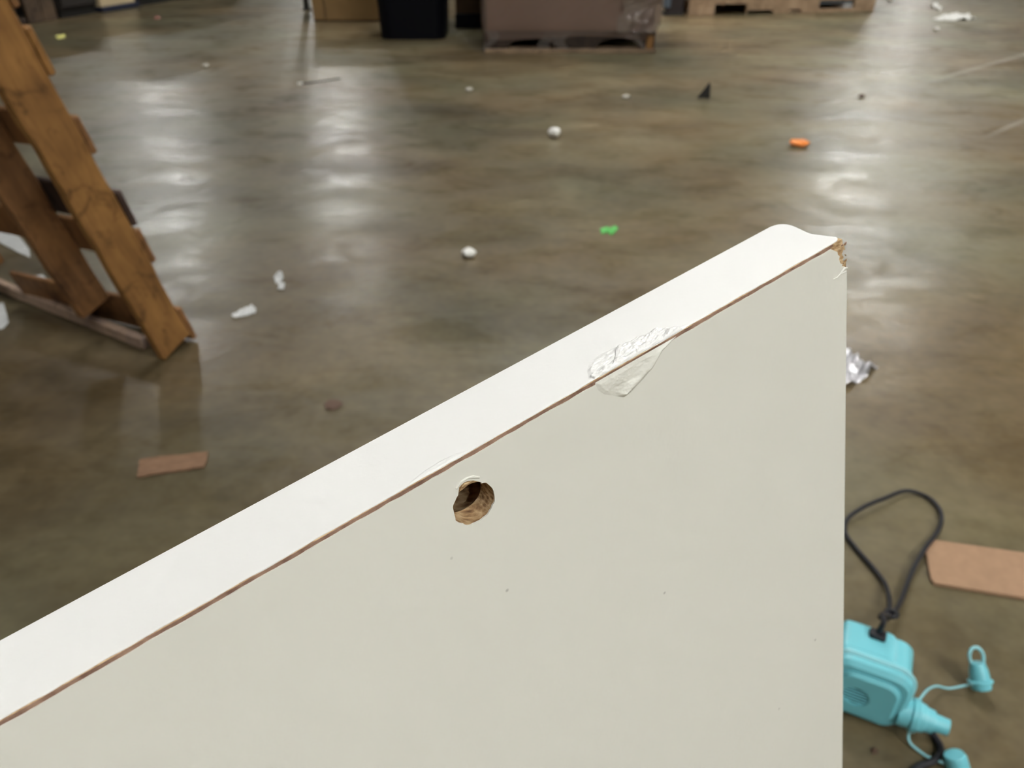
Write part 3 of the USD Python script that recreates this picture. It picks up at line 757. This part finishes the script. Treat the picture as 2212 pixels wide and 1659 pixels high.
# pallet load in stretch wrap
lp0, lp1 = ground(1047, 113), ground(1412, 112)
LW = lp1[0] - lp0[0]
tl = thing('wrapped_pallet_load', 'pallet load of brown cartons in clear stretch wrap, nearest of the far pallets', 'pallet load', (lp0[0], lp0[1], 0))
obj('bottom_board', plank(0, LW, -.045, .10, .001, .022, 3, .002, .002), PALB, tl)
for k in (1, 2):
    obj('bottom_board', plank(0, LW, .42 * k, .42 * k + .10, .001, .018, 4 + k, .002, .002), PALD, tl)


def notched(w, seed):
    s = sg.Polygon([(0, 0), (w, 0), (w, .085), (0, .085)])
    for cx in (.27 * w, .79 * w):
        n = sg.Point(cx, 0).buffer(1.0, 24)
        s = s.difference(sa.scale(n, .145 * 1.0, .062, origin=(cx, 0)))
    m = extrude(s, .038)
    v = np.array(m.vertices)
    return trimesh.Trimesh(np.c_[v[:, 0], v[:, 2], v[:, 1]], m.faces[:, ::-1], process=False)


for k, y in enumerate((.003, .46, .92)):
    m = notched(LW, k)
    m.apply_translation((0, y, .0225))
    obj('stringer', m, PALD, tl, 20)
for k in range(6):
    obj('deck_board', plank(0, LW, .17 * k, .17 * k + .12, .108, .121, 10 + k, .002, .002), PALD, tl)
end_post = cbox(LW - .055, LW - .012, -.012, .002, .004, .10, .003)
obj('end_block', end_post, ORANGE, tl, 20, 'amber end of the pallet at the right')
cw = LW / 2
for iz in range(3):
    for ix in range(1):
        for iy in range(2):
            obj('carton', cbox(.012, LW - .012, .012 + iy * .5, .5 + iy * .5 - .006, .122 + iz * .36, .122 + iz * .36 + .355, .006), LOADC, tl, 20)


def wrap_mesh():
    """the film hugs the cartons, bulges and is gathered in wrinkles at the right corner and the foot"""
    n, k = 640, 150
    per = []
    W, D, r = LW, 1.02, .05
    x0, y0 = -.022, -.026
    x1, y1 = W + .022, D + .02
    corners = [((x0 + r, y0 + r), 180), ((x1 - r, y0 + r), 270), ((x1 - r, y1 - r), 0), ((x0 + r, y1 - r), 90)]
    for (cx, cy), a0 in corners:
        for a in np.linspace(a0, a0 + 90, 8):
            per.append((cx + r * math.cos(math.radians(a)), cy + r * math.sin(math.radians(a)), math.cos(math.radians(a)), math.sin(math.radians(a))))
    per = np.array(per + per[:1])
    s = np.r_[0, np.cumsum(np.hypot(*np.diff(per[:, :2], axis=0).T))]
    q = np.linspace(0, s[-1], n, endpoint=False)
    P = np.stack([np.interp(q, s, per[:, j]) for j in range(4)], 1)
    zs = np.linspace(.085, 1.24, k)
    V = np.zeros((n, k, 3))
    X, Z = np.meshgrid(np.arange(n), zs, indexing='ij')
    px, py, nx, ny = (P[:, j][:, None] for j in range(4))
    near_right = np.exp(-((px - (W - .06)) / .17) ** 2) * (py < .2)
    wr = meshkit.fbm(np.stack([px * 9 + 0 * Z, Z * 26 - px * 14, py * 9 + 0 * Z], -1), 4, 5) - .5
    soft = meshkit.fbm(np.stack([px * 3 + 0 * Z, Z * 4, py * 3 + 0 * Z], -1), 3, 15) - .5
    foot = np.clip((.19 - Z) / .10, 0, 1)
    off = .028 * soft + (.014 + .11 * near_right) * wr - .018 * foot ** 2 + .028 * np.clip((Z - .12) / 1.1, 0, 1)
    V[..., 0], V[..., 1] = px + nx * off, py + ny * off
    V[..., 2] = Z + .020 * foot * (meshkit.fbm(np.stack([px * 5 + 0 * Z, 0 * Z, py * 5 + 0 * Z], -1), 2, 4) - .5) * 2
    idx = np.arange(n * k).reshape(n, k)
    a, b = idx, np.roll(idx, -1, 0)
    F = np.vstack([np.c_[a[:, :-1].ravel(), b[:, :-1].ravel(), b[:, 1:].ravel()], np.c_[a[:, :-1].ravel(), b[:, 1:].ravel(), a[:, 1:].ravel()]])
    top = len(V.reshape(-1, 3))
    T = np.c_[a[:, -1], b[:, -1], np.full(n, top)]
    return trimesh.Trimesh(np.vstack([V.reshape(-1, 3), [(W / 2, D / 2, 1.26)]]), np.vstack([F, T]), process=False)


obj('stretch_wrap', wrap_mesh(), WRAP, tl, True, 'clear stretch wrap, wrinkled and shiny at the right corner')
GATH = M('gathered_wrap', {'t': ('texture_coordinate', {}), 'n': ('noise_texture', {'scale': 22.0, 'detail': 3.0}), 'b': ('bump', {'strength': 0.3, 'distance': 0.01}),
                           'd': ('diffuse_bsdf', {'color': (0.27, 0.20, 0.17)}), 'c': ('transparent_bsdf', {'color': (0.96, 0.96, 0.96)}), 'g': ('glossy_bsdf', {'color': (0.9, 0.88, 0.86), 'roughness': 0.22}),
                           'x': ('mix_closure', {'fac': 0.6}), 'y': ('mix_closure', {'fac': 0.22})},
         [('t.object', 'n.vector'), ('n.fac', 'b.height'), ('b.normal', 'g.normal'), ('c.BSDF', 'x.closure1'), ('d.BSDF', 'x.closure2'), ('x.closure', 'y.closure1'), ('g.BSDF', 'y.closure2')], 'y.closure')
U, Z = np.meshgrid(np.linspace(LW - .27, LW - .02, 60), np.linspace(.125, 1.1, 150), indexing='ij')
ed = np.clip((U - LW + .27) / .08, 0, 1)
hh = meshkit.fbm(np.stack([U * 8, Z * 17 - U * 9, 0 * U], -1), 3, 44) - .5
Yy = -.034 - .028 * np.clip((Z - .12) / 1.1, 0, 1) - .022 * ed - .085 * ed * hh
idx = np.arange(60 * 150).reshape(60, 150)
a, b, c, d = idx[:-1, :-1].ravel(), idx[1:, :-1].ravel(), idx[1:, 1:].ravel(), idx[:-1, 1:].ravel()
qk = (U > LW - .24 + .16 * (meshkit.fbm(np.stack([U * 20, Z * 7, 0 * U], -1), 3, 71) - .35))[:-1, :-1].ravel()
a, b, c, d = a[qk], b[qk], c[qk], d[qk]
obj('gathered_wrap', trimesh.Trimesh(np.stack([U, Yy, Z], -1).reshape(-1, 3), np.vstack([np.c_[a, b, c], np.c_[a, c, d]]), process=False), GATH, tl, True, 'shiny gathered wrinkles in the wrap')
drape = []
for k, (x, wd) in enumerate([(.035, .07), (.40, .10), (.50, .09), (.985, .06)]):
    U, Vv = np.meshgrid(np.linspace(0, 1, 9), np.linspace(0, 1, 9), indexing='ij')
    zz = .13 - .118 * Vv
    xx = x + (U - .5) * wd * (1 - .4 * Vv) + .03 * np.sin(5 * Vv + k)
    yy = -.012 - .010 * np.sin(U * 9 + k) * .5 + .004 * Vv
    idx = np.arange(81).reshape(9, 9)
    a, b, c, d = idx[:-1, :-1].ravel(), idx[1:, :-1].ravel(), idx[1:, 1:].ravel(), idx[:-1, 1:].ravel()
    obj('wrap_tail', trimesh.Trimesh(np.stack([xx, yy, zz], -1).reshape(-1, 3), np.vstack([np.c_[a, b, c], np.c_[a, c, d]]), process=False), TAIL, tl, True)

# dark bin right of the load
gd0, gd1 = ground(1437, 34), ground(1474, 33)
tk = thing('dark_crate', 'dark crate standing between the wrapped load and the light wood pallet', 'crate', (gd0[0], gd0[1], 0))
dw = gd1[0] - gd0[0]
obj('body', rbox(0, dw, 0, .12, .012, .75, .012), plain('dark_maroon_plastic', (.022, .014, .016), .5), tk, 40)
obj('skid', cbox(-.012, dw + .004, -.01, .12, .0, .020, .003), BLACKP, tk)
obj('side_film', cbox(-.016, .035, -.006, .12, .06, .7, .003), BLUEG, tk, label='blue grey film at the left edge')

# light wood pallets with a wrapped load at the right
gr0, gr1 = ground(1487, 34), ground(1887, 24)
dirx = (gr1 - gr0) / np.linalg.norm(gr1 - gr0)
RW = np.linalg.norm(gr1 - gr0)
diry = np.array([-dirx[1], dirx[0], 0])
tr = thing('light_wood_pallet', 'long light wood pallet with dark fork openings under a pale wrapped load', 'pallet load', matrix=axes(gr0, dirx, diry, (0, 0, 1)))
sc = RW / 398.0   # metres per photograph pixel along the front
front = sg.Polygon([(0, 0), (RW, 0), (RW, .105), (0, .105)])
for a, b, z0, z1 in ((1540, 1608, .012, .080), (1610, 1665, .006, .028), (1700, 1726, .006, .028), (1762, 1840, .026, .090)):
    front = front.difference(sg.box((a - 1487) * sc, z0 - (.02 if a < 1700 else 0), (b - 1487) * sc, z1))
m = extrude(front, .04)
v = np.array(m.vertices)
m = trimesh.Trimesh(np.c_[v[:, 0], v[:, 2], v[:, 1]], m.faces[:, ::-1], process=False)
m.apply_translation((0, 0, .001))
obj('stringer', m, PALW, tr, 20)
for k in (1, 2):
    mk = m.copy()
    mk.apply_translation((0, .48 * k, 0))
    obj('stringer', mk, PALW, tr, 20)
for k in range(6):
    obj('deck_board', plank(-.002, RW + .002, -.002 + .168 * k, .118 + .168 * k, .106, .122, 60 + k, .002, .002), PALW, tr)
obj('blue_film', cbox((1762 - 1487) * sc, (1838 - 1487) * sc, .02, .03, .062, .092, .002), BLUEG, tr, label='blue grey film hanging in the right opening')
for k in range(3):
    obj('carton', cbox(.02 + k * (RW - .04) / 3, .012 + (k + 1) * (RW - .04) / 3, .03, .95, .123, .85, .006), LOADC, tr)
wl = rbox(0, RW, 0.005, .98, .124, .88, .03)
wl = wl - m3.Manifold.cube((RW - .02, .95, .9)).translate((.01, .02, .0))
obj('stretch_wrap', tm(wl), film('pale_wrap', (.72, .64, .58), 0.6, .2, (14, .6, .02)), tr, 30)

# ------------------------------------------------------------------ far left: stacked goods along the aisle
r1, r2 = ground(61, 54), ground(366, 4)
rx = (r2 - r1) / np.linalg.norm(r2 - r1)
ry = np.array([-rx[1], rx[0], 0])     # away from the aisle, to the left
RD = np.linalg.norm(r2 - r1)
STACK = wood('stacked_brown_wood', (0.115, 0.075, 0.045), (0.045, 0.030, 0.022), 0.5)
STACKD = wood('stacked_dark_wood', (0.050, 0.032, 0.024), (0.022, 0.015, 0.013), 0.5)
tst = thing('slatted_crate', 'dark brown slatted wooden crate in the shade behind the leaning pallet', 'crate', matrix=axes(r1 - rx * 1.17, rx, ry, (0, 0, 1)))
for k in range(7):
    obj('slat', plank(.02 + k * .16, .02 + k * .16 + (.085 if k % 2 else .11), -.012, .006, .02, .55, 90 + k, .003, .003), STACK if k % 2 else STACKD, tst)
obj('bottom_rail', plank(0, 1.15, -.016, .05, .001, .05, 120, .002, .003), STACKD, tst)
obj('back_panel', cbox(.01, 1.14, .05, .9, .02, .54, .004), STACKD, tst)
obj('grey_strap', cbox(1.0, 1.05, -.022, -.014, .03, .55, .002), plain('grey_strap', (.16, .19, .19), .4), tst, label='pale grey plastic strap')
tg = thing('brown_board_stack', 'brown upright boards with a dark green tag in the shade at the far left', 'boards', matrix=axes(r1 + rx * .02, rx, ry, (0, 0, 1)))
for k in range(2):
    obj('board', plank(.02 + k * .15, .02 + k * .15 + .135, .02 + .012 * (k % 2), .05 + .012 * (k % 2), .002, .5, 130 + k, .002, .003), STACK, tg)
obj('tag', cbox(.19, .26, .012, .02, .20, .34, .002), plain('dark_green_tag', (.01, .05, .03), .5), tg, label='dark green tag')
c0 = r1 + rx * .36
cd = lambda p: float((p - c0) @ rx)
tcab = thing('dark_cabinet', 'dark cabinet standing along the aisle at the far left', 'cabinet', matrix=axes(c0, rx, ry, (0, 0, 1)))
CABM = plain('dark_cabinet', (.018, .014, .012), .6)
ga, gb = ground(212, 27), ground(284, 15)
n0, n1 = cd(ga) - .03, cd(gb) + .08
niche = m3.Manifold.cube((n1 - n0, .36, 1.3)).translate((n0, -.05, -.05))
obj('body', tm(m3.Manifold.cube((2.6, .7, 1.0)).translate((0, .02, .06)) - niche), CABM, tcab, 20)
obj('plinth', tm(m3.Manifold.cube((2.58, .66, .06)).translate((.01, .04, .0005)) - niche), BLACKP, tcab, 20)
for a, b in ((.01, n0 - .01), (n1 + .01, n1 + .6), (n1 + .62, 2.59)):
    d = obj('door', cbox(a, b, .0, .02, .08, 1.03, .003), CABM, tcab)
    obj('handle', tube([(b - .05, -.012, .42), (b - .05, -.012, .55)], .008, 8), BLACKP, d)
# cream bin in front of it
tcr = thing('cream_bin', 'cream plastic bin with its under shadow built as a navy base in the niche of the dark cabinet', 'bin', matrix=axes(c0 + rx * cd(ga), rx, ry, (0, 0, 1)))
cwid = cd(gb) - cd(ga)
CREAM = plain('cream_plastic', (.50, .40, .25), .5)
obj('body', rbox(0, cwid, .0, .22, .035, .55, .012), CREAM, tcr, 40)
obj('base', rbox(-.004, cwid + .03, -.01, .23, .0005, .045, .008), plain('navy_under_shadow', (.012, .016, .035), .5), tcr, 40, 'navy base with the shadow under the bin in its colour')  # navy stripe and shadow beneath the bin built as one dark block
